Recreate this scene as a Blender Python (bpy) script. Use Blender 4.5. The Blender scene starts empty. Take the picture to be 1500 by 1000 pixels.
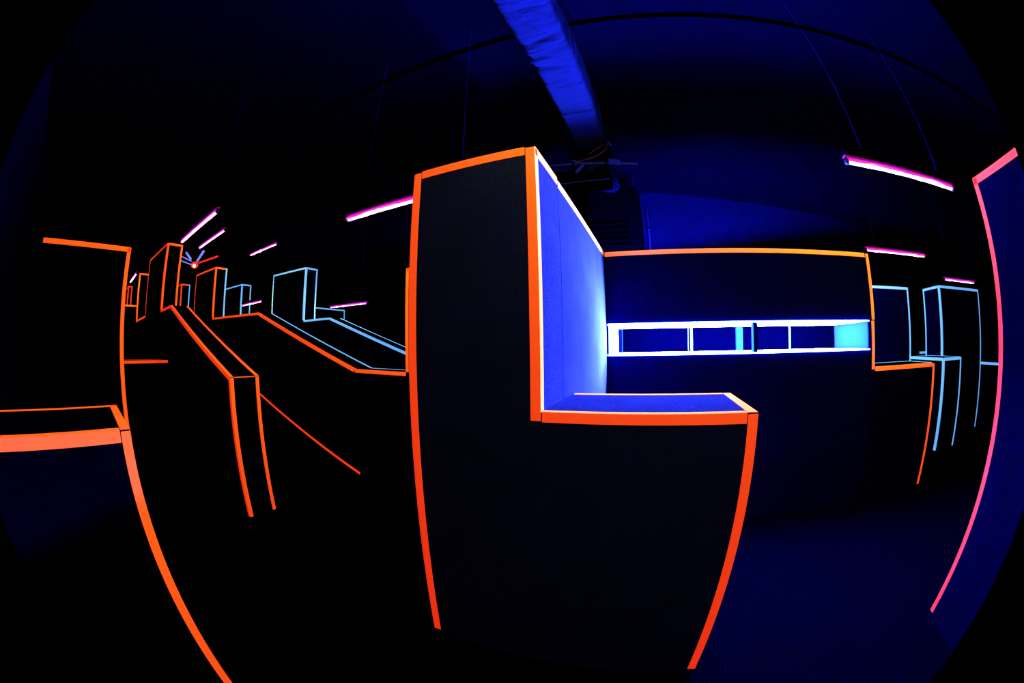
import bpy, bmesh, math, random
from mathutils import Vector, Matrix
random.seed(7)
S = bpy.context.scene
COL = S.collection

# ------------------------------------------------------------------ camera
cd = bpy.data.cameras.new('camera')
cam = bpy.data.objects.new('camera', cd)
COL.objects.link(cam)
cd.type = 'PANO'
cd.panorama_type = 'FISHEYE_EQUISOLID'
cd.sensor_fit = 'HORIZONTAL'
cd.sensor_width = 36.0
cd.fisheye_lens = 552.35 / 1500 * 36.0
cd.fisheye_fov = math.radians(182.5)
cd.clip_start = 0.01
right = Vector((0.92768, 0.37313, -0.01352)).normalized()
fwd = Vector((-0.37295, 0.92774, 0.01427)).normalized()
right = (right - fwd * right.dot(fwd)).normalized()
up = right.cross(fwd)
m = Matrix((right, up, -fwd)).transposed().to_4x4()
m.translation = Vector((0, 0, 1.62))
cam.matrix_world = m
S.camera = cam

# ------------------------------------------------------------------ world, exposure
w = bpy.data.worlds.new('world')
S.world = w
w.use_nodes = True
w.node_tree.nodes['Background'].inputs[0].default_value = (0.05, 0.03, 1, 1)
w.node_tree.nodes['Background'].inputs[1].default_value = 0.004
S.view_settings.view_transform = 'Standard'
S.view_settings.look = 'None'
S.view_settings.exposure = 0
S.view_settings.gamma = 1
S.view_settings.use_curve_mapping = False
S.cycles.use_denoising = True
S.cycles.max_bounces = 6
S.cycles.diffuse_bounces = 4

TUBE_EM = (3.0, 1.0, 3.4)       # look of the black light tubes
TUBE_COL, TUBE_W = (1.0, 1.2, 0.08), 13.0   # light of each quarter of a tube
SLOT_EM = (1.3, 2.6, 6.0)        # look of the light panels inside the slot
SLOT_COL, SLOT_W = (0.18, 0.30, 1.0), 4600.0   # light of each panel

# ------------------------------------------------------------------ materials
def mat(name):
    mt = bpy.data.materials.new(name)
    mt.use_nodes = True
    nt = mt.node_tree
    return mt, nt, nt.nodes['Principled BSDF']

def carpet(name, col, scale=170, amt=0.8, rough=1.0, bump=0.3):
    mt, nt, b = mat(name)
    tc = nt.nodes.new('ShaderNodeTexCoord')
    n = nt.nodes.new('ShaderNodeTexNoise'); n.inputs['Scale'].default_value = scale
    n.inputs['Detail'].default_value = 3
    n2 = nt.nodes.new('ShaderNodeTexNoise'); n2.inputs['Scale'].default_value = 5
    r = nt.nodes.new('ShaderNodeMapRange')
    r.inputs[1].default_value = 0.3; r.inputs[2].default_value = 0.7
    r.inputs[3].default_value = 1 - amt; r.inputs[4].default_value = 1 + amt
    r2 = nt.nodes.new('ShaderNodeMapRange')
    r2.inputs[1].default_value = 0.3; r2.inputs[2].default_value = 0.7
    r2.inputs[3].default_value = 0.85; r2.inputs[4].default_value = 1.1
    mu = nt.nodes.new('ShaderNodeMath'); mu.operation = 'MULTIPLY'
    v = nt.nodes.new('ShaderNodeVectorMath'); v.operation = 'SCALE'
    v.inputs[0].default_value = col
    nt.links.new(tc.outputs['Object'], n.inputs['Vector'])
    nt.links.new(tc.outputs['Object'], n2.inputs['Vector'])
    nt.links.new(n.outputs['Fac'], r.inputs[0]); nt.links.new(n2.outputs['Fac'], r2.inputs[0])
    nt.links.new(r.outputs[0], mu.inputs[0]); nt.links.new(r2.outputs[0], mu.inputs[1])
    nt.links.new(mu.outputs[0], v.inputs['Scale'])
    nt.links.new(v.outputs[0], b.inputs['Base Color'])
    bp = nt.nodes.new('ShaderNodeBump'); bp.inputs['Strength'].default_value = bump
    bp.inputs['Distance'].default_value = 0.003
    nt.links.new(n.outputs['Fac'], bp.inputs['Height'])
    nt.links.new(bp.outputs[0], b.inputs['Normal'])
    b.inputs['Roughness'].default_value = rough
    b.inputs['Specular IOR Level'].default_value = 0.0
    return mt

def plain(name, col, rough=0.6, spec=0.3, metal=0.0, em=None, es=1.0, noise=0.0):
    mt, nt, b = mat(name)
    b.inputs['Base Color'].default_value = (*col, 1)
    if noise:
        n = nt.nodes.new('ShaderNodeTexNoise'); n.inputs['Scale'].default_value = 30
        tc = nt.nodes.new('ShaderNodeTexCoord')
        nt.links.new(tc.outputs['Object'], n.inputs['Vector'])
        r = nt.nodes.new('ShaderNodeMapRange')
        r.inputs[3].default_value = 1 - noise; r.inputs[4].default_value = 1 + noise
        v = nt.nodes.new('ShaderNodeVectorMath'); v.operation = 'SCALE'
        v.inputs[0].default_value = col
        nt.links.new(n.outputs['Fac'], r.inputs[0]); nt.links.new(r.outputs[0], v.inputs['Scale'])
        nt.links.new(v.outputs[0], b.inputs['Base Color'])
    b.inputs['Roughness'].default_value = rough
    b.inputs['Specular IOR Level'].default_value = spec
    b.inputs['Metallic'].default_value = metal
    if em:
        b.inputs['Emission Color'].default_value = (*em, 1)
        b.inputs['Emission Strength'].default_value = es
    return mt

M_WALL = carpet('shaded_carpet_panel', (0.0001, 0.0001, 0.007))  # dark copy of the barrier carpet, dim light put into its colour
M_SLOT = carpet('half_lit_carpet_panel', (0.0004, 0.0004, 0.017))  # same carpet, lightened so the blue halo around the slot shows
M_LIT = carpet('lit_carpet_panel', (0.0100, 0.0105, 0.15))  # lit copy of the same carpet, slot light put into its colour
M_CEIL = carpet('painted_ceiling', (0.0001, 0.0001, 0.007), scale=14, amt=0.1, bump=0.05)
M_ROOM = carpet('painted_block_wall', (0.0001, 0.0001, 0.003), scale=30, amt=0.1, bump=0.1)
M_BACK = carpet('lightened_back_wall', (0.0003, 0.0004, 0.024), scale=30, amt=0.1, bump=0.1)  # colour lightened in place of light on the angled wall
M_ORANGE = plain('fluorescent_orange_tape', (0.75, 0.24, 0.085), 0.6, 0.0, em=(0.80, 0.022, 0.005), noise=0.06)
M_PINK = plain('fluorescent_pink_tape', (0.6, 0.03, 0.03), 0.6, 0.0, em=(0.75, 0.020, 0.04), noise=0.06)
M_CYAN = plain('fluorescent_blue_tape', (0.25, 0.40, 0.60), 0.6, 0.0, em=(0.10, 0.38, 0.95), noise=0.06)
M_BLACK = plain('black_metal', (0.0001, 0.0001, 0.0015), 0.6, 0.0, noise=0.2)
M_STEEL = plain('pale_steel', (0.012, 0.010, 0.4), 0.4, 0.0, noise=0.2)
M_CHAIN = plain('chain_steel', (0.004, 0.002, 0.12), 0.5, 0.0, noise=0.2)
M_GLOW = plain('violet_fringe_glow', (0.2, 0.01, 0.2), 0.3, 0.1, em=(1.0, 0.012, 0.55))  # glowing shell added for the magenta fringe above each tube
M_TUBE = plain('glowing_black_light_tube', (0.1, 0.05, 0.3), 0.3, 0.3, em=TUBE_EM)
M_BATTEN = plain('magenta_fringe_strip', (0.35, 0.004, 0.85), 0.5, 0.0, noise=0.05)  # magenta fringe of the tube put into this strip's colour
M_CAP = plain('lamp_end_cap', (0.004, 0.002, 0.1), 0.4, 0.1, noise=0.1)
M_PANEL = plain('glowing_slot_panel', (0.3, 0.5, 0.9), 0.4, 0.0, em=SLOT_EM)
M_HALO = plain('halo_glow_strip', (0.05, 0.1, 0.5), 0.4, 0.0, em=(10.0, 40.0, 200.0))  # added strip that throws a blue halo onto the slot barrier
M_WHITE = plain('white_laminate', (0.0010, 0.0045, 0.025), 0.6, 0.0, noise=0.05)
M_RED = plain('glowing_red_lens', (0.3, 0.01, 0.0), 0.3, 0.3, em=(2.5, 0.03, 0.02))
M_CORE = plain('white_hot_led', (0.3, 0.1, 0.0), 0.3, 0.3, em=(9, 4, 1.5))
M_BEAMR = plain('red_light_beam', (0.3, 0.01, 0.0), 0.4, 0.0, em=(1.1, 0.02, 0.01))
M_BEAMB = plain('blue_light_beam', (0.05, 0.1, 0.4), 0.4, 0.0, em=(0.22, 0.25, 1.0))
M_CABLE = plain('red_brown_cable', (0.02, 0.002, 0.05), 0.5, 0.1, noise=0.1)

def duct_material():
    mt, nt, b = mat('wrinkled_duct_wrap')
    b.inputs['Base Color'].default_value = (0.0018, 0.0022, 0.050, 1)
    b.inputs['Roughness'].default_value = 0.5
    b.inputs['Specular IOR Level'].default_value = 0.0
    tc = nt.nodes.new('ShaderNodeTexCoord')
    mp = nt.nodes.new('ShaderNodeMapping'); mp.inputs['Scale'].default_value = (2.2, 9, 2.2)
    n = nt.nodes.new('ShaderNodeTexNoise'); n.inputs['Scale'].default_value = 1.3
    n.inputs['Detail'].default_value = 4; n.inputs['Distortion'].default_value = 0.8
    bp = nt.nodes.new('ShaderNodeBump'); bp.inputs['Strength'].default_value = 0.8
    bp.inputs['Distance'].default_value = 0.05
    nt.links.new(tc.outputs['Object'], mp.inputs['Vector'])
    nt.links.new(mp.outputs[0], n.inputs['Vector'])
    nt.links.new(n.outputs['Fac'], bp.inputs['Height'])
    nt.links.new(bp.outputs[0], b.inputs['Normal'])
    return mt
M_DUCT = duct_material()

def floor_material():
    mt, nt, b = mat('ribbed_floor_carpet')
    tc = nt.nodes.new('ShaderNodeTexCoord')
    wv = nt.nodes.new('ShaderNodeTexWave'); wv.inputs['Scale'].default_value = 14
    wv.inputs['Distortion'].default_value = 0.6; wv.inputs['Detail'].default_value = 2
    wv.inputs['Detail Scale'].default_value = 6
    n = nt.nodes.new('ShaderNodeTexNoise'); n.inputs['Scale'].default_value = 120
    r = nt.nodes.new('ShaderNodeMapRange'); r.inputs[3].default_value = 0.45; r.inputs[4].default_value = 1.5
    r2 = nt.nodes.new('ShaderNodeMapRange'); r2.inputs[3].default_value = 0.6; r2.inputs[4].default_value = 1.4
    mu = nt.nodes.new('ShaderNodeMath'); mu.operation = 'MULTIPLY'
    v = nt.nodes.new('ShaderNodeVectorMath'); v.operation = 'SCALE'
    v.inputs[0].default_value = (0.00005, 0.00005, 0.0017)
    nt.links.new(tc.outputs['Object'], wv.inputs['Vector']); nt.links.new(tc.outputs['Object'], n.inputs['Vector'])
    nt.links.new(wv.outputs['Fac'], r.inputs[0]); nt.links.new(n.outputs['Fac'], r2.inputs[0])
    nt.links.new(r.outputs[0], mu.inputs[0]); nt.links.new(r2.outputs[0], mu.inputs[1])
    nt.links.new(mu.outputs[0], v.inputs['Scale']); nt.links.new(v.outputs[0], b.inputs['Base Color'])
    b.inputs['Roughness'].default_value = 1; b.inputs['Specular IOR Level'].default_value = 0
    return mt
M_FLOOR = floor_material()

# ------------------------------------------------------------------ helpers
def mesh_obj(name, verts, faces, material, parent=None, bevel=0.0, smooth=False):
    me = bpy.data.meshes.new(name)
    bm = bmesh.new()
    vs = [bm.verts.new(v) for v in verts]
    for f in faces:
        try: bm.faces.new([vs[i] for i in f])
        except ValueError: pass
    bmesh.ops.recalc_face_normals(bm, faces=bm.faces)
    if bevel:
        bmesh.ops.bevel(bm, geom=[e for e in bm.edges], offset=bevel, segments=2, affect='EDGES', profile=0.5)
    bm.to_mesh(me); bm.free()
    if smooth:
        for p in me.polygons: p.use_smooth = True
    me.materials.append(material)
    o = bpy.data.objects.new(name, me)
    COL.objects.link(o)
    if parent:
        o.parent = parent
        o.location = (0, 0, 0) if parent.type == 'MESH' else -parent.location
    return o

def box(name, lo, hi, material, parent=None, bevel=0.0):
    (x0, y0, z0), (x1, y1, z1) = lo, hi
    v = [(x, y, z) for x in (x0, x1) for y in (y0, y1) for z in (z0, z1)]
    f = [(0, 1, 3, 2), (4, 6, 7, 5), (0, 4, 5, 1), (2, 3, 7, 6), (0, 2, 6, 4), (1, 5, 7, 3)]
    return mesh_obj(name, v, f, material, parent, bevel)

def prism(name, prof, y0, y1, material, parent=None, bevel=0.0):
    n = len(prof)
    v = [(x, y0, z) for x, z in prof] + [(x, y1, z) for x, z in prof]
    f = [tuple(range(n)), tuple(range(2 * n - 1, n - 1, -1))]
    f += [(i, (i + 1) % n, n + (i + 1) % n, n + i) for i in range(n)]
    return mesh_obj(name, v, f, material, parent, bevel)

def tube_geo(pts, r, seg=8, closed=False, caps=True):
    pts = [Vector(p) for p in pts]
    V, F = [], []
    n = len(pts)
    ref = None
    for i, p in enumerate(pts):
        a = pts[(i - 1) % n] if (closed or i) else p
        b = pts[(i + 1) % n] if (closed or i < n - 1) else p
        t = (b - a).normalized()
        if ref is None:
            ref = Vector((0, 0, 1)) if abs(t.z) < 0.9 else Vector((1, 0, 0))
        u = (ref - t * ref.dot(t))
        if u.length < 1e-5: u = t.orthogonal()
        u.normalize(); wv = t.cross(u); ref = u
        rr = r[i] if isinstance(r, (list, tuple)) else r
        for k in range(seg):
            an = 2 * math.pi * k / seg
            V.append(p + (u * math.cos(an) + wv * math.sin(an)) * rr)
    for i in range(n if closed else n - 1):
        j = (i + 1) % n
        for k in range(seg):
            F.append((i * seg + k, i * seg + (k + 1) % seg, j * seg + (k + 1) % seg, j * seg + k))
    if not closed and caps:
        F.append(tuple(range(seg - 1, -1, -1)))
        F.append(tuple((n - 1) * seg + k for k in range(seg)))
    return V, F

def tube(name, pts, r, material, parent=None, seg=8, closed=False):
    V, F = tube_geo(pts, r, seg, closed)
    return mesh_obj(name, V, F, material, parent, smooth=True)

def thing(name, loc, label, cat, group=None):
    o = bpy.data.objects.new(name, None)
    o.empty_display_size = 0.2
    COL.objects.link(o)
    o.location = Vector(loc)
    o['label'] = label; o['category'] = cat
    if group: o['group'] = group
    return o

def structure(o):
    o['kind'] = 'structure'
    return o

TW, TT = 0.038, 0.0022
def tape(parent, P, Q, n1, n2, material, w=TW, trim=0.004, one=False):
    """a strip of tape folded over the edge P-Q; n1, n2 are the outward normals of the two faces"""
    P, Q, n1, n2 = Vector(P), Vector(Q), Vector(n1).normalized(), Vector(n2).normalized()
    d = (Q - P).normalized()
    P = P + d * trim; Q = Q - d * trim
    e = 0.0005
    if one:
        sec = [(TT, 0), (TT, -w), (e, -w), (e, 0)]
    else:
        sec = [(TT, TT), (TT, -w), (e, -w), (e, e), (-w, e), (-w, TT)]
    k = len(sec)
    V = [B + n1 * a + n2 * b for B in (P, Q) for a, b in sec]
    F = [(i, (i + 1) % k, k + (i + 1) % k, k + i) for i in range(k)] + [tuple(range(k)), tuple(range(2 * k - 1, k - 1, -1))]
    return mesh_obj('tape_strip', V, F, material, parent)

def edge_normal(a, b):
    # outward normal of a profile edge; profile runs so that outside is on the left of travel towards -x over the top
    dx, dz = b[0] - a[0], b[1] - a[1]
    l = math.hypot(dx, dz)
    return Vector((dz / l, 0, -dx / l))

def long_wall(name, prof, y0, y1, label, near=None, far=None, cross=(), skip_near=(), skip_far=(), z_lift=0.03, group=None):
    """wall along x. prof runs from the right foot over the top to the left foot (towards -x)."""
    xs = [p[0] for p in prof]
    t = thing(name, ((min(xs) + max(xs)) / 2, (y0 + y1) / 2, 0), label, 'barrier', group)
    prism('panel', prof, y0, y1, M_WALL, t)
    for i in range(len(prof) - 1):
        a, b = list(prof[i]), list(prof[i + 1])
        n = edge_normal(a, b)
        for p in (a, b):
            if p[1] == 0: p[1] = z_lift
        if near and i not in skip_near:
            tape(t, (a[0], y0, a[1]), (b[0], y0, b[1]), (0, -1, 0), n, near)
        if far and i not in skip_far:
            tape(t, (a[0], y1, a[1]), (b[0], y1, b[1]), (0, 1, 0), n, far)
    for i, mt in cross:            # strips across the thickness at profile corner i
        n1 = edge_normal(prof[i - 1], prof[i]); n2 = edge_normal(prof[i], prof[i + 1])
        x, z = prof[i]
        tape(t, (x, y0 + TW, z), (x, y1 - TW, z), n1, n2, mt)
    return t

def block(name, lo, hi, label, edges, material=None, cat='barrier', group=None):
    """box barrier; edges: list of (axis, s1, s2, tape material[, a0, a1]) - axis of the edge, then the signs of the
    two faces that meet in it (in the order of the two other axes)"""
    lo, hi = Vector(lo), Vector(hi)
    t = thing(name, ((lo.x + hi.x) / 2, (lo.y + hi.y) / 2, lo.z), label, cat, group)
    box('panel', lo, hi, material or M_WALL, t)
    for e in edges:
        add_edge(t, lo, hi, *e)
    return t

def add_edge(t, lo, hi, axis, s1, s2, mt, a0=None, a1=None):
    ax = 'xyz'.index(axis)
    o1, o2 = [i for i in range(3) if i != ax]
    P, Q = Vector((0, 0, 0)), Vector((0, 0, 0))
    for v in (P, Q):
        v[o1] = hi[o1] if s1 > 0 else lo[o1]
        v[o2] = hi[o2] if s2 > 0 else lo[o2]
    P[ax] = lo[ax] if a0 is None else a0
    Q[ax] = hi[ax] if a1 is None else a1
    if axis == 'z' and a0 is None: P.z += 0.035
    n1, n2 = Vector((0, 0, 0)), Vector((0, 0, 0))
    n1[o1] = s1; n2[o2] = s2
    tape(t, P, Q, n1, n2, mt)

# ------------------------------------------------------------------ room shell
CEIL = 4.3
structure(box('floor', (-16, -7, -0.15), (10, 11, 0), M_FLOOR))
structure(box('ceiling', (-16, -7, CEIL), (10, 11, CEIL + 0.15), M_CEIL))
structure(box('wall_left', (-16.2, -7, 0), (-16, 11, CEIL), M_ROOM))
structure(box('wall_right', (10, -7, 0), (10.2, 11, CEIL), M_ROOM))
structure(box('wall_back', (-16, 11, 0), (10, 11.2, CEIL), M_ROOM))
structure(box('wall_front', (-16, -7.2, 0), (10, -7, CEIL), M_ROOM))
# wall set at an angle behind the slot barrier
ang = math.atan2(1.23, 4.41)
ux, uy = math.cos(ang), math.sin(ang)
a0 = Vector((-0.10, 6.36, 0)); a1 = a0 + Vector((ux, uy, 0)) * 9.2; nb = Vector((-uy, ux, 0)) * 0.15
fp = [a0, a1, a1 + nb, a0 + nb]
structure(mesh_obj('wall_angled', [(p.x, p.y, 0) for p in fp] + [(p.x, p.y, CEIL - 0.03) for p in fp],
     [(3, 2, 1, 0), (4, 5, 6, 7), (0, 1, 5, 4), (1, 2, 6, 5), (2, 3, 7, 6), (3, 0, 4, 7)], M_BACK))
tl = [a0 - nb * 0.15, a1 - nb * 0.15, a1 + nb, a0 + nb]
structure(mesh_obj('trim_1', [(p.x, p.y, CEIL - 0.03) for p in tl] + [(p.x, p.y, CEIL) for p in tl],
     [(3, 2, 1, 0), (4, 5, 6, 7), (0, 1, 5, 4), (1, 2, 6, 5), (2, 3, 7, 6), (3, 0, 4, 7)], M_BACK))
structure(box('trim_2', (-16, 2.20, CEIL - 0.05), (10, 2.30, CEIL), M_CEIL))

# ------------------------------------------------------------------ central barrier with ledge
D = 1.335
ZT, ZL = 2.455, 1.373
XP0, XP1, XL1 = -1.026, -0.426, 0.394
t = thing('stepped_barrier', (-0.3, 1.6, 0), 'nearest dark barrier in the middle, its tall orange-taped pillar stepping down to a ledge', 'barrier')
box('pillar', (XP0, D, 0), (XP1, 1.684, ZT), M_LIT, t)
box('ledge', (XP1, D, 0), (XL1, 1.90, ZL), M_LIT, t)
lo, hi = Vector((XP0, D, 0)), Vector((XP1, 1.688, ZT))
add_edge(t, lo, hi, 'z', -1, -1, M_ORANGE)
add_edge(t, lo, hi, 'z', 1, -1, M_ORANGE, ZL - 0.038, ZT)
add_edge(t, lo, hi, 'x', -1, 1, M_ORANGE, XP0 + TW, XP1 - TW)
add_edge(t, lo, hi, 'y', 1, 1, M_ORANGE, D + 0.004, 1.688)
lo, hi = Vector((XP1, D, 0)), Vector((XL1, 1.90, ZL))
add_edge(t, lo, hi, 'x', -1, 1, M_ORANGE, XP1 + 0.003, XL1 - TW)
add_edge(t, lo, hi, 'x', 1, 1, M_ORANGE, XP1 + 0.008, XL1 - TW)
add_edge(t, lo, hi, 'y', 1, 1, M_ORANGE, D + 0.003, 1.90)
add_edge(t, lo, hi, 'z', 1, -1, M_ORANGE)

t = thing('side_barrier', (-0.6, 2.48, 0), 'tall blue-lit carpeted barrier running from the middle pillar back to the glowing slot', 'barrier')
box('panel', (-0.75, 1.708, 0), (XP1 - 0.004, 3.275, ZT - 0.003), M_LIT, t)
box('seam_shade', (-0.75, 1.685, 0), (XP1 - 0.007, 1.707, ZT - 0.01), M_BLACK, t)  # black filling put in the gap as its shade
tape(t, (XP1 - 0.004, 1.71, ZT - 0.003), (XP1 - 0.004, 3.27, ZT - 0.003), (1, 0, 0), (0, 0, 1), M_ORANGE)

# ------------------------------------------------------------------ slot barrier
SY0, SY1 = 3.28, 4.13
SX0, SX1 = -0.425, 2.345
SB, ST = 1.54, 1.796
t = thing('slot_barrier', (0.95, 3.75, 0), 'wide dark barrier with a long glowing white and blue shooting slot', 'barrier')
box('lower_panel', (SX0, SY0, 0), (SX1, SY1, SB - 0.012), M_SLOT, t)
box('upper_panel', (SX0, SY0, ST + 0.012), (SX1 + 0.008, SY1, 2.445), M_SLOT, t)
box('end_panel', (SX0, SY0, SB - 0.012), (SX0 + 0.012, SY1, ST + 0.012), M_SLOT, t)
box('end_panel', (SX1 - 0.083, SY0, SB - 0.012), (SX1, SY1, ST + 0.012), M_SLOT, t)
lp = box('glow_panel', (SX0 + 0.012, SY0 + 0.004, ST), (SX1 - 0.083, SY1 - 0.004, ST + 0.012), M_PANEL, t)
lp['label'] = 'glowing white strip along the top of the slot'
lp = box('glow_panel', (SX0 + 0.012, SY0 + 0.004, SB - 0.012), (SX1 - 0.083, SY1 - 0.004, SB), M_PANEL, t)
lp['label'] = 'glowing white strip along the bottom of the slot'
lp = box('glow_panel', (SX0 + 0.012, SY0 + 0.01, SB), (SX0 + 0.018, SY1 - 0.01, ST), M_PANEL, t)  # plain end liner made to glow in place of light falling on it
lp['label'] = 'white liner at the left end of the slot, given a glow to look brightly lit'
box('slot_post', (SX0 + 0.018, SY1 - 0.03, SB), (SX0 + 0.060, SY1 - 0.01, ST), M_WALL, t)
box('slot_post', (SX0 + 0.060, SY1 - 0.03, SB), (SX0 + 0.064, SY1 - 0.01, ST), M_WHITE, t)
for zz, rx in ((ST - 0.003, 0), (SB + 0.003, math.pi)):
    ld = bpy.data.lights.new('panel_light', 'AREA'); ld.shape = 'RECTANGLE'; ld.size = 2.62; ld.size_y = 0.80
    ld.energy = SLOT_W; ld.color = SLOT_COL
    lo_ = bpy.data.objects.new('panel_light', ld); COL.objects.link(lo_); lo_.parent = t
    lo_.location = (0.92 - 0.95, 3.705 - 3.75, zz); lo_.rotation_euler = (rx, 0, 0)
# unseen lights added in the slot to brighten the side barrier and duct
for zz in (ST - 0.03, SB + 0.03):
    ld = bpy.data.lights.new('slot_helper_light', 'AREA'); ld.shape = 'RECTANGLE'; ld.size = 0.05; ld.size_y = 0.05
    ld.energy = 280.0 if zz > 1.65 else 420.0; ld.color = (0.38, 0.85, 1.0)
    lo_ = bpy.data.objects.new('slot_helper_light', ld); COL.objects.link(lo_); lo_.parent = t
    lo_.location = (0.05 - 0.95, 3.325 - 3.75, zz)
    lo_.rotation_euler = Vector((-0.45, -0.4, 0.7 if zz < 1.65 else -0.1)).to_track_quat('-Z', 'X').to_euler()
box('slot_liner', (SX1 - 0.089, SY0 + 0.01, SB), (SX1 - 0.083, SY1 - 0.02, ST), M_WHITE, t)
box('slot_post', (0.913, SY0 + 0.002, SB), (0.950, SY0 + 0.02, ST), M_WALL, t)
box('slot_post', (0.913, SY0 + 0.02, SB), (0.950, SY0 + 0.09, ST), M_WHITE, t)
box('slot_post', (0.922, SY1 - 0.08, SB), (0.992, SY1 - 0.01, ST), M_WHITE, t)
for zz in (ST + 0.001, SB - 0.009):
    lp = box('halo_strip', (SX0 + 0.004, SY0 - 0.010, zz), (SX1 - 0.075, SY0 - 0.001, zz + 0.008), M_HALO, t)
    lp['label'] = 'thin blue glow strip added along the slot edge to make its halo'
lo, hi = Vector((SX0, SY0, 0)), Vector((SX1, SY1, 2.445))
add_edge(t, lo, hi, 'x', -1, 1, M_ORANGE, SX0 + 0.002, SX1 - TW)
add_edge(t, lo, Vector((SX1 + 0.008, SY1, 2.445)), 'z', 1, -1, M_ORANGE, ST + 0.01, 2.445)
add_edge(t, lo, hi, 'z', 1, -1, M_ORANGE, 1.34, ST + 0.008)

block('low_barrier', (2.352, 3.28, 0), (3.425, 3.84, 1.365), 'low barrier just right of the glowing slot, orange tape in front and blue tape behind',
      [('x', -1, 1, M_ORANGE, 2.352, 3.425 - TW), ('z', 1, -1, M_ORANGE), ('x', 1, 1, M_CYAN), ('y', 1, 1, M_CYAN, 3.33, 3.84)])

# ------------------------------------------------------------------ barriers on the right
t = block('tall_barrier', (-0.60, 5.22, 0), (4.69, 5.55, 2.437), 'tall dark barrier with blue tape seen behind and right of the slot barrier',
      [('x', -1, 1, M_CYAN), ('z', 1, -1, M_CYAN)])
for x, wd in ((0.475, 0.012), (0.535, 0.036), (2.055, 0.034)):
    tape(t, (x, 5.22, 0.03), (x, 5.22, 2.39), (0, -1, 0), (1, 0, 0), M_CYAN, w=wd, one=True)
block('low_barrier', (4.672, 4.22, 0), (5.25, 5.20, 1.343), 'low blue-taped barrier end in front of the two tall blue barriers',
      [('y', -1, 1, M_CYAN), ('x', -1, 1, M_CYAN, 4.70, 5.22), ('z', -1, -1, M_CYAN), ('z', 1, -1, M_CYAN), ('y', 1, 1, M_CYAN), ('x', 1, 1, M_CYAN)])
block('tall_barrier', (5.26, 4.80, 0), (6.845, 5.33, 2.442), 'tall blue-outlined barrier furthest right, beside the pink-taped wall',
      [('x', -1, 1, M_CYAN), ('z', -1, -1, M_CYAN), ('y', -1, 1, M_CYAN), ('z', -1, 1, M_CYAN), ('z', 1, -1, M_CYAN)])
block('low_barrier', (6.87, 3.0, 0), (7.3, 4.85, 1.18), 'low dark barrier with one blue line beside the pink-taped wall',
      [('y', -1, 1, M_CYAN)])
block('low_barrier', (6.09, 6.42, 0), (7.8, 6.72, 1.36), 'far low barrier showing a short blue line between the two tall barriers',
      [('x', -1, 1, M_CYAN)])
block('tall_barrier', (2.08, -0.66, 0), (2.68, 1.272, 2.438), 'tall blue-lit wall at the right edge with pinkish red tape',
      [('y', -1, 1, M_PINK), ('z', -1, 1, M_PINK)])

# ------------------------------------------------------------------ barriers on the left, near
block('low_barrier', (-1.93, -0.66, 0), (-1.32, 0.140, 1.376), 'nearest low barrier at the left edge with a broad orange-taped ledge',
      [('y', 1, 1, M_ORANGE, -0.66, 0.140 - TW), ('x', 1, 1, M_ORANGE), ('y', -1, 1, M_ORANGE), ('z', 1, 1, M_ORANGE)])
block('tall_barrier', (-3.80, -0.66, 0), (-3.45, 0.366, 2.442), 'tall dark barrier at far left behind the low ledge, outlined in orange',
      [('y', 1, 1, M_ORANGE), ('z', 1, 1, M_ORANGE)])
block('rear_barrier', (-7.0, -1.0, 0), (3.0, -0.69, 2.72), 'plain dark blue barrier without tape along the left edge', [])
block('low_barrier', (-6.50, 0.2, 0), (-5.94, 1.455, 1.468), 'low barrier seen as two short orange lines right of the far left barrier',
      [('y', 1, 1, M_ORANGE), ('y', -1, 1, M_ORANGE)])

# ------------------------------------------------------------------ long ramped barriers
profA = [(-3.27, 0), (-3.27, 1.373), (-5.82, 2.252), (-6.62, 2.252), (-6.62, 3.365), (-8.45, 3.44), (-8.45, 2.30), (-10.1, 2.30), (-10.1, 3.438), (-10.5, 3.438), (-10.5, 0)]
long_wall('ramped_barrier', profA, 1.46, 1.79, 'front ramped barrier with an orange-taped end, its top rising left to a tall orange pillar', M_ORANGE, M_ORANGE,
          cross=((1, M_ORANGE), (4, M_ORANGE), (8, M_ORANGE)), skip_near=(8, 9), skip_far=(8, 9))
profB = [(-0.76, 0), (-0.76, 2.50), (-2.55, 2.50), (-2.55, 1.355), (-3.37, 1.368), (-5.95, 2.243), (-8.37, 2.31), (-8.37, 3.455), (-9.95, 3.52), (-9.95, 2.33), (-11.59, 2.35), (-11.59, 3.525), (-13.0, 3.54), (-13.0, 0)]
tB = long_wall('ramped_barrier', profB, 3.25, 3.58, 'middle ramped barrier edged orange in front and blue behind', M_ORANGE, M_CYAN,
          cross=((7, M_ORANGE), (11, M_ORANGE)), skip_near=(0,))
tape(tB, (-3.40, 3.25, 0.045), (-5.92, 3.25, 0.885), (0, -1, 0), (0.316, 0, 0.949), M_ORANGE, w=0.036, one=True)
profC = [(-0.9, 0), (-0.9, 2.45), (-2.5, 2.45), (-2.5, 1.37), (-3.45, 1.37), (-6.02, 2.253), (-6.96, 2.251), (-6.94, 3.44), (-8.45, 3.475), (-8.45, 2.30), (-10.45, 2.32), (-10.45, 3.515), (-12.04, 3.55), (-12.04, 0)]
long_wall('ramped_barrier', profC, 5.05, 5.40, 'furthest ramped barrier outlined all over in blue tape', M_CYAN, M_CYAN, cross=((7, M_CYAN), (11, M_CYAN)))
t = block('cross_barrier', (-10.45, 0.3, 0), (-10.12, 1.45, 2.667), 'far cross barrier with an orange top line beside the tall far left barrier', [('y', 1, 1, M_ORANGE)])
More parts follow.
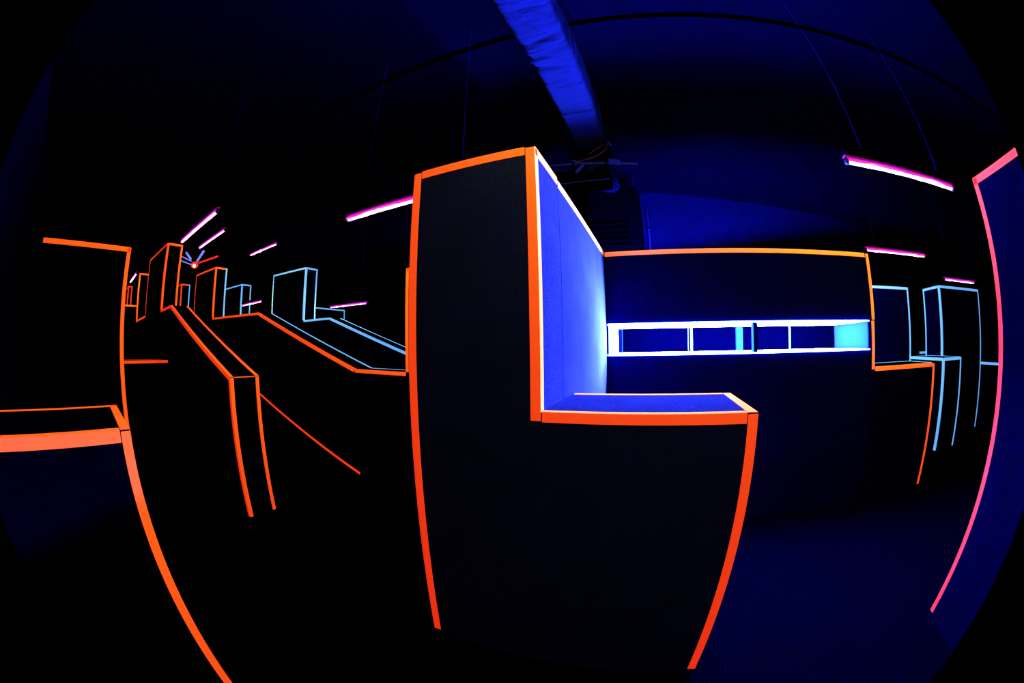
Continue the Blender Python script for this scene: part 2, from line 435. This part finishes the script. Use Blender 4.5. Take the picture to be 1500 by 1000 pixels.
block('far_pillar', (-13.6, 1.385, 0), (-12.3, 1.55, 3.43), 'smallest orange-outlined pillar, furthest away at left',
      [('y', 1, 1, M_ORANGE), ('z', 1, -1, M_ORANGE), ('z', 1, 1, M_ORANGE), ('x', -1, 1, M_ORANGE)])
block('far_barrier', (-9.75, 6.2, 0), (-9.40, 8.59, 2.897), 'far barrier with a blue corner outline right of the blue pillar, under a violet lamp',
      [('y', 1, 1, M_CYAN), ('z', 1, 1, M_CYAN)])
# ramp and raised deck between the two orange barriers
profR = [(-3.38, 0), (-5.9, 0.84), (-15.9, 0.84), (-15.9, 0)]
t = thing('ramp', (-8, 2.5, 0), 'dark carpeted ramp climbing left between the two orange-edged ramped barriers', 'ramp')
prism('deck', profR, 1.80, 3.24, M_FLOOR, t)

# ------------------------------------------------------------------ black light lamps
def chain_geo(x, y, z0, z1):
    V, F = [], []
    n = int((z1 - z0) / 0.026)
    st = (z1 - z0) / n
    for i in range(n):
        zc = z0 + (i + 0.5) * st
        pts = []
        for k in range(8):
            a = 2 * math.pi * k / 8
            s, c = 0.007 * math.cos(a), 0.5 * (st + 0.006) * math.sin(a)
            pts.append((x + (s if i % 2 else 0), y + (0 if i % 2 else s), zc + c))
        v, f = tube_geo(pts, 0.0018, 4, True)
        F += [tuple(q + len(V) for q in ff) for ff in f]
        V += v
    return V, F

LAMP_R = 0.019
def make_lamp(label):
    L = 1.2
    t = thing('black_light_lamp', (0, 0, 0), label, 'lamp', 'violet tube lamps hung from the ceiling')
    g = tube('tube', [(-L / 2, 0, 0), (L / 2, 0, 0)], LAMP_R, M_TUBE, t, 12)
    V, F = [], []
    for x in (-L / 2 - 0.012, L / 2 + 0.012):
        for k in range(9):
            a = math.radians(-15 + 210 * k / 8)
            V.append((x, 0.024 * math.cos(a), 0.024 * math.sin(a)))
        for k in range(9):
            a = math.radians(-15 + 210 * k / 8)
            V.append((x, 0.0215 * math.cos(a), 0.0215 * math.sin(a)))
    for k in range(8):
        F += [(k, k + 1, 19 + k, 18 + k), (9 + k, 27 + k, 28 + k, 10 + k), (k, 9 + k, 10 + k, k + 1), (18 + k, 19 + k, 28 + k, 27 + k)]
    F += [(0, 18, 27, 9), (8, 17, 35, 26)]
    mesh_obj('fringe_shell', V, F, M_GLOW, t, smooth=True)  # half shell that imitates the coloured fringe of the lit tube
    box('fringe_strip', (-L / 2 - 0.03, -0.02, LAMP_R + 0.008), (L / 2 + 0.03, 0.022, LAMP_R + 0.016), M_BATTEN, t)  # strip added over the tube for its magenta upper edge
    ld = bpy.data.lights.new('lamp_light', 'POINT'); ld.energy = TUBE_W; ld.color = TUBE_COL; ld.shadow_soft_size = 0.012
    for k in range(4):
        lo_ = bpy.data.objects.new('lamp_light', ld); COL.objects.link(lo_); lo_.parent = t
        lo_.location = ((k - 1.5) * L / 4, 0, -0.03)
    bt = box('batten', (-L / 2 - 0.03, -0.026, LAMP_R + 0.016), (L / 2 + 0.03, 0.026, LAMP_R + 0.07), M_BLACK, t)
    for s in (-1, 1):
        tube('lamp_holder', [(s * L / 2, 0, 0), (s * (L / 2 + 0.03), 0, 0)], LAMP_R + 0.004, M_CAP, bt, 12)
        V, F = chain_geo(s * 0.44, 0, LAMP_R + 0.07, LAMP_R + 1.6)
        mesh_obj('chain', V, F, M_CHAIN, t)
    return t

lamps = [  # x centre, y, z, length
 (1.99, 1.895, 2.67, 1.2, 'large violet tube lamp high at right, above the pink-taped wall corner'),
 (3.42, 3.93, 2.655, 1.2, 'violet tube lamp starting at the top right corner of the slot barrier'),
 (6.23, 4.91, 2.575, 1.2, 'short-looking violet tube lamp above the furthest right tall barrier'),
 (-1.56, 1.96, 2.64, 1.2, 'violet tube lamp whose right end hides behind the middle pillar'),
 (-3.88, 1.19, 2.84, 1.2, 'left one of the two slanting violet tube lamps above the red disco light'),
 (-5.84, 2.10, 3.32, 1.2, 'violet tube lamp directly above and right of the red disco light'),
 (-7.16, 3.92, 3.70, 1.2, 'small slanting violet tube lamp over the pillar with orange and blue edges'),
 (-8.62, 4.50, 2.735, 1.1, 'tiny violet tube lamp beside the lower blue pillar'),
 (-6.19, 5.75, 2.575, 1.2, 'level violet tube lamp low in the distance right of the big blue pillar'),
 (0.42, 0.88, 3.06, 1.2, 'violet tube lamp overhead, just above where the photographer stands'),
 (-9.32, 1.17, 3.178, 1.2, 'tiny violet tube lamp by the top of the far left orange barrier edge'),
]
def place(t, x, y, z, L):
    t.location = (x, y, z)
    t.scale = (L / 1.2, 1, 1)
proto = make_lamp(lamps[0][4])
kids = list(proto.children)
# strength of each lamp, tuned to how bright the tape near it looks
power = [2.2, 1.0, 1.0, 1.2, 0.2, 0.22, 0.6, 0.8, 0.8, 1.3, 0.4]
src = [c.data for c in kids if c.type == 'LIGHT'][0]
lamp_data = {}
for pw in power:
    if pw not in lamp_data:
        lamp_data[pw] = src.copy(); lamp_data[pw].energy = TUBE_W * pw
for c in kids:
    if c.type == 'LIGHT': c.data = lamp_data[power[0]]
for c in kids:
    if c.type == 'MESH': c.location = (0, 0, 0)
chain_mesh = {}
for i, (x, y, z, L, lab) in enumerate(lamps):
    if i == 0:
        r = proto
    else:
        r = proto.copy(); COL.objects.link(r); r['label'] = lab
        for c in kids:
            k = c.copy(); COL.objects.link(k); k.parent = r
            for g in c.children:
                q = g.copy(); COL.objects.link(q); q.parent = k
            if k.type == 'LIGHT':
                k.data = lamp_data[power[i]]
    place(r, x, y, z, L)
# each chain is as long as the drop from the ceiling
for o in list(COL.objects):
    if o.name.split('.')[0] == 'chain':
        z = round(o.parent.location.z, 3)
        s = 1 if o.data.vertices[0].co.x > 0 else -1
        key = (z, s)
        if key not in chain_mesh:
            V, F = chain_geo(s * 0.44, 0, LAMP_R + 0.072, CEIL - z - 0.002)
            me = bpy.data.meshes.new('chain'); me.from_pydata([tuple(v) for v in V], [], F); me.materials.append(M_CHAIN)
            chain_mesh[key] = me
        o.data = chain_mesh[key]

# ------------------------------------------------------------------ wrapped air duct
def make_duct():
    t = thing('air_duct', (-0.47, 2.4, CEIL), 'blue-lit wrinkled fabric-wrapped air duct running along the ceiling', 'duct')
    xs0, xs1, zb, zt = -0.635, -0.312, 3.65, 4.12
    prof = []
    rad = 0.05
    for cx, cz, a_0 in ((xs1 - rad, zb + rad, -90), (xs1 - rad, zt - rad, 0), (xs0 + rad, zt - rad, 90), (xs0 + rad, zb + rad, 180)):
        for k in range(5):
            a = math.radians(a_0 + 90 * k / 4)
            prof.append((cx + rad * math.cos(a), cz + rad * math.sin(a)))
    # subdivide the flat sides
    fine = []
    for i, p in enumerate(prof):
        q = prof[(i + 1) % len(prof)]
        n = max(1, int(math.hypot(q[0] - p[0], q[1] - p[1]) / 0.03))
        for k in range(n):
            fine.append((p[0] + (q[0] - p[0]) * k / n, p[1] + (q[1] - p[1]) * k / n))
    def span(y0, y1, name):
        N = int((y1 - y0) / 0.011)
        V, F = [], []
        k = len(fine)
        rnd = random.Random(int(y0 * 100))
        folds = [(rnd.uniform(y0, y1), rnd.uniform(-0.5, 0.5), rnd.uniform(0.02, 0.05), rnd.uniform(0.004, 0.012)) for _ in range(int((y1 - y0) * 8))]
        folds += [(1.75 + rnd.uniform(-0.04, 0.62), rnd.uniform(-0.35, 0.25), rnd.uniform(0.014, 0.03), rnd.uniform(0.012, 0.03)) for _ in range(11)]
        folds += [(1.45 + rnd.uniform(-0.2, 0.2), rnd.uniform(0.9, 1.6), rnd.uniform(0.03, 0.05), rnd.uniform(0.015, 0.03)) for _ in range(4)]
        for i in range(N + 1):
            y = y0 + (y1 - y0) * i / N
            u = (y - y0) / (y1 - y0)
            sag = 0.006 * math.sin(7 * u)
            for (x, z) in fine:
                cx, cz = x - (xs0 + xs1) / 2, z - (zb + zt) / 2
                l = math.hypot(cx, cz)
                dsp = 0
                for fy, sk, wd, am in folds:
                    dd = (y - fy - sk * cx) / wd
                    if abs(dd) < 3: dsp -= am * math.exp(-dd * dd) * (0.5 + 0.5 * math.sin(9 * cx + fy * 40))
                ff = 1 - 0.5 * math.exp(-((y - y1) / 0.22) ** 2) - 0.05 * math.exp(-((y - 2.768) / 0.02) ** 2)
                V.append(((xs0 + xs1) / 2 + cx * (ff + (sag + dsp) / l * 0.6), y, (zb + zt) / 2 + cz * (ff + (sag + dsp) / l)))
        for i in range(N):
            for j in range(k):
                F.append((i * k + j, i * k + (j + 1) % k, (i + 1) * k + (j + 1) % k, (i + 1) * k + j))
        F.append(tuple(range(k))); F.append(tuple(N * k + j for j in range(k - 1, -1, -1)))
        return mesh_obj(name, V, F, M_DUCT, t, smooth=True)
    ys = [0.2, 2.76, 5.0]
    wrap = span(0.2, 5.0, 'wrap')
    # stitched seam across the underside and up the sides
    V, F = [], []
    n = 34
    for k in range(n):
        u = (k + 0.2) / n
        x = xs0 + 0.01 + (xs1 - xs0 - 0.02) * u
        v, f = tube_geo([(x, 2.76 + 0.012 * (k % 2), zb - 0.004), (x + 0.008, 2.775 - 0.012 * (k % 2), zb - 0.004)], 0.004, 4)
        F += [tuple(q + len(V) for q in ff) for ff in f]; V += v
    mesh_obj('stitching', V, F, M_BLACK, wrap)
    ys = [0.2, 1.0, 2.0, 3.0, 4.0, 5.0]
    for y in ys[1:-1]:
        for x in (xs0 - 0.01, xs1 + 0.01):
            tube('hanger', [(x, y + 0.06, zb + 0.05), (x, y + 0.06, CEIL)], 0.005, M_CHAIN, t, 6)
    return t
make_duct()

# ------------------------------------------------------------------ air handler at the end of the duct
t = thing('air_handler', (-0.5, 5.6, CEIL), 'dark louvred ventilation unit at the far end of the air duct', 'ventilation unit')
hs = box('housing', (-0.86, 5.36, 3.02), (-0.13, 6.1, 4.0), M_BLACK, t, 0.01)
for k in range(5):
    z = 3.08 + k * 0.085
    mesh_obj('louvre', [(-0.80, 5.358, z), (-0.30, 5.358, z), (-0.30, 5.32, z - 0.03), (-0.80, 5.32, z - 0.03),
                        (-0.80, 5.358, z + 0.012), (-0.30, 5.358, z + 0.012), (-0.30, 5.32, z - 0.018), (-0.80, 5.32, z - 0.018)],
             [(0, 1, 2, 3), (7, 6, 5, 4), (0, 4, 5, 1), (2, 6, 7, 3), (1, 5, 6, 2), (0, 3, 7, 4)], M_ROOM, hs)
for x in (-0.83, -0.16):
    tube('hanger', [(x, 5.7, 3.99), (x, 5.7, CEIL)], 0.008, M_STEEL, t, 6)
t = thing('conduit_pipe', (0.0, 6.33, 0), 'thin pale vertical pipe on the blue wall behind the slot barrier', 'pipe')
tube('pipe', [(0.0, 6.33, 0), (0.0, 6.33, 4.0)], 0.016, M_STEEL, t, 8)
for z in (2.6, 3.1, 3.6):
    tube('pipe_clip', [(0.0, 6.33, z), (0.0, 6.33, z + 0.03)], 0.022, M_BLACK, t, 8)

# ------------------------------------------------------------------ effect projector hung under the duct
FY = 3.3
t = thing('effect_projector', (-0.5, FY, 3.65), 'black stage effect projector with cables clamped to a bar under the air duct', 'projector')
box('housing', (-0.86, FY + 0.0, 3.185), (-0.315, FY + 0.28, 3.32), M_BLACK, t, 0.004)
box('rim', (-0.86, FY - 0.004, 3.180), (-0.315, FY + 0.004, 3.186), M_STEEL, t)
mb = tube('mounting_bar', [(-0.93, FY, 3.41), (-0.55, FY, 3.385), (-0.17, FY, 3.34), (-0.02, FY, 3.32)], 0.011, M_STEEL, t, 8)
for P, Q, r in (((-0.665, FY - 0.03, 3.42), (-0.54, FY - 0.03, 3.365), 0.014), ((-0.54, FY - 0.03, 3.365), (-0.63, FY - 0.03, 3.275), 0.018), ((-0.54, FY - 0.03, 3.365), (-0.455, FY - 0.03, 3.36), 0.010)):
    tube('clamp_arm', [P, Q], [r * 0.7, r], M_STEEL, mb, 8)
box('hanging_plate', (-0.50, FY - 0.02, 3.285), (-0.445, FY - 0.01, 3.35), M_DUCT, t)
tube('cable', [(-0.6, FY - 0.05, 3.39), (-0.5, FY - 0.05, 3.40), (-0.40, FY - 0.05, 3.43), (-0.31, FY - 0.05, 3.49), (-0.295, FY - 0.05, 3.54), (-0.32, FY - 0.05, 3.56), (-0.4, FY - 0.05, 3.51), (-0.48, FY - 0.05, 3.46)], 0.008, M_CABLE, t, 8)
co = [(-0.30 + 0.11 * k / 60, FY - 0.03 + 0.022 * math.sin(k * 0.9), 3.365 - 0.03 * k / 60 + 0.03 * math.cos(k * 0.9)) for k in range(61)]
tube('coiled_cable', co, 0.005, M_STEEL, mb, 6)
tube('safety_clip', [(-0.285, FY - 0.06, 3.575), (-0.255, FY - 0.06, 3.525)], 0.008, M_STEEL, t, 6)
box('collar', (-0.70, FY - 0.05, 3.46), (-0.28, FY + 0.12, 3.54), M_BLACK, t, 0.01)
for x in (-0.66, -0.33):
    box('bracket', (x - 0.012, FY - 0.01, 3.31), (x + 0.012, FY + 0.02, 3.62), M_BLACK, t)

# ------------------------------------------------------------------ red disco light
SC = Vector((-7.59, 2.4, 3.26))
t = thing('disco_light', SC, 'small red glowing disco light with blue and red light beams fanning upward, built as rods', 'light')
V, F = [], []
bm = bmesh.new(); bmesh.ops.create_uvsphere(bm, u_segments=16, v_segments=8, radius=0.085)
bmesh.ops.scale(bm, vec=(1, 1, 0.8), verts=bm.verts)
me = bpy.data.meshes.new('lens'); bm.to_mesh(me); bm.free()
for p in me.polygons: p.use_smooth = True
me.materials.append(M_RED)
o = bpy.data.objects.new('lens', me); COL.objects.link(o); o.parent = t
tube('led', [SC + Vector((0.08, -0.03, -0.03)), SC + Vector((0.085, -0.033, -0.033))], 0.035, M_CORE, t, 12)
tube('housing', [SC + Vector((-0.02, 0.02, 0.05)), SC + Vector((-0.05, 0.08, 0.16))], [0.085, 0.06], M_BLACK, t, 12)
tube('hanger', [SC + Vector((-0.05, 0.08, 0.15)), (SC.x - 0.05, SC.y + 0.08, CEIL)], 0.01, M_BLACK, t, 6)
for (ax, az, bx, bz, mt, r, lab) in (
        (-7.97, 3.46, -8.44, 3.688, M_BEAMB, 0.024, None), (-7.42, 3.31, -7.05, 3.425, M_BEAMB, 0.024, None),
        (-7.28, 3.245, -6.17, 3.15, M_BEAMR, 0.016, 'red light beam'), (-7.90, 3.40, -9.15, 3.78, M_BEAMB, 0.011, None), (-7.90, 3.33, -9.10, 3.655, M_BEAMB, 0.011, None)):
    o = tube('light_beam', [(ax, 2.4, az), (bx, 2.4, bz)], r, mt, t, 8)  # beams of light modelled as thin glowing rods
    if lab: o['label'] = lab
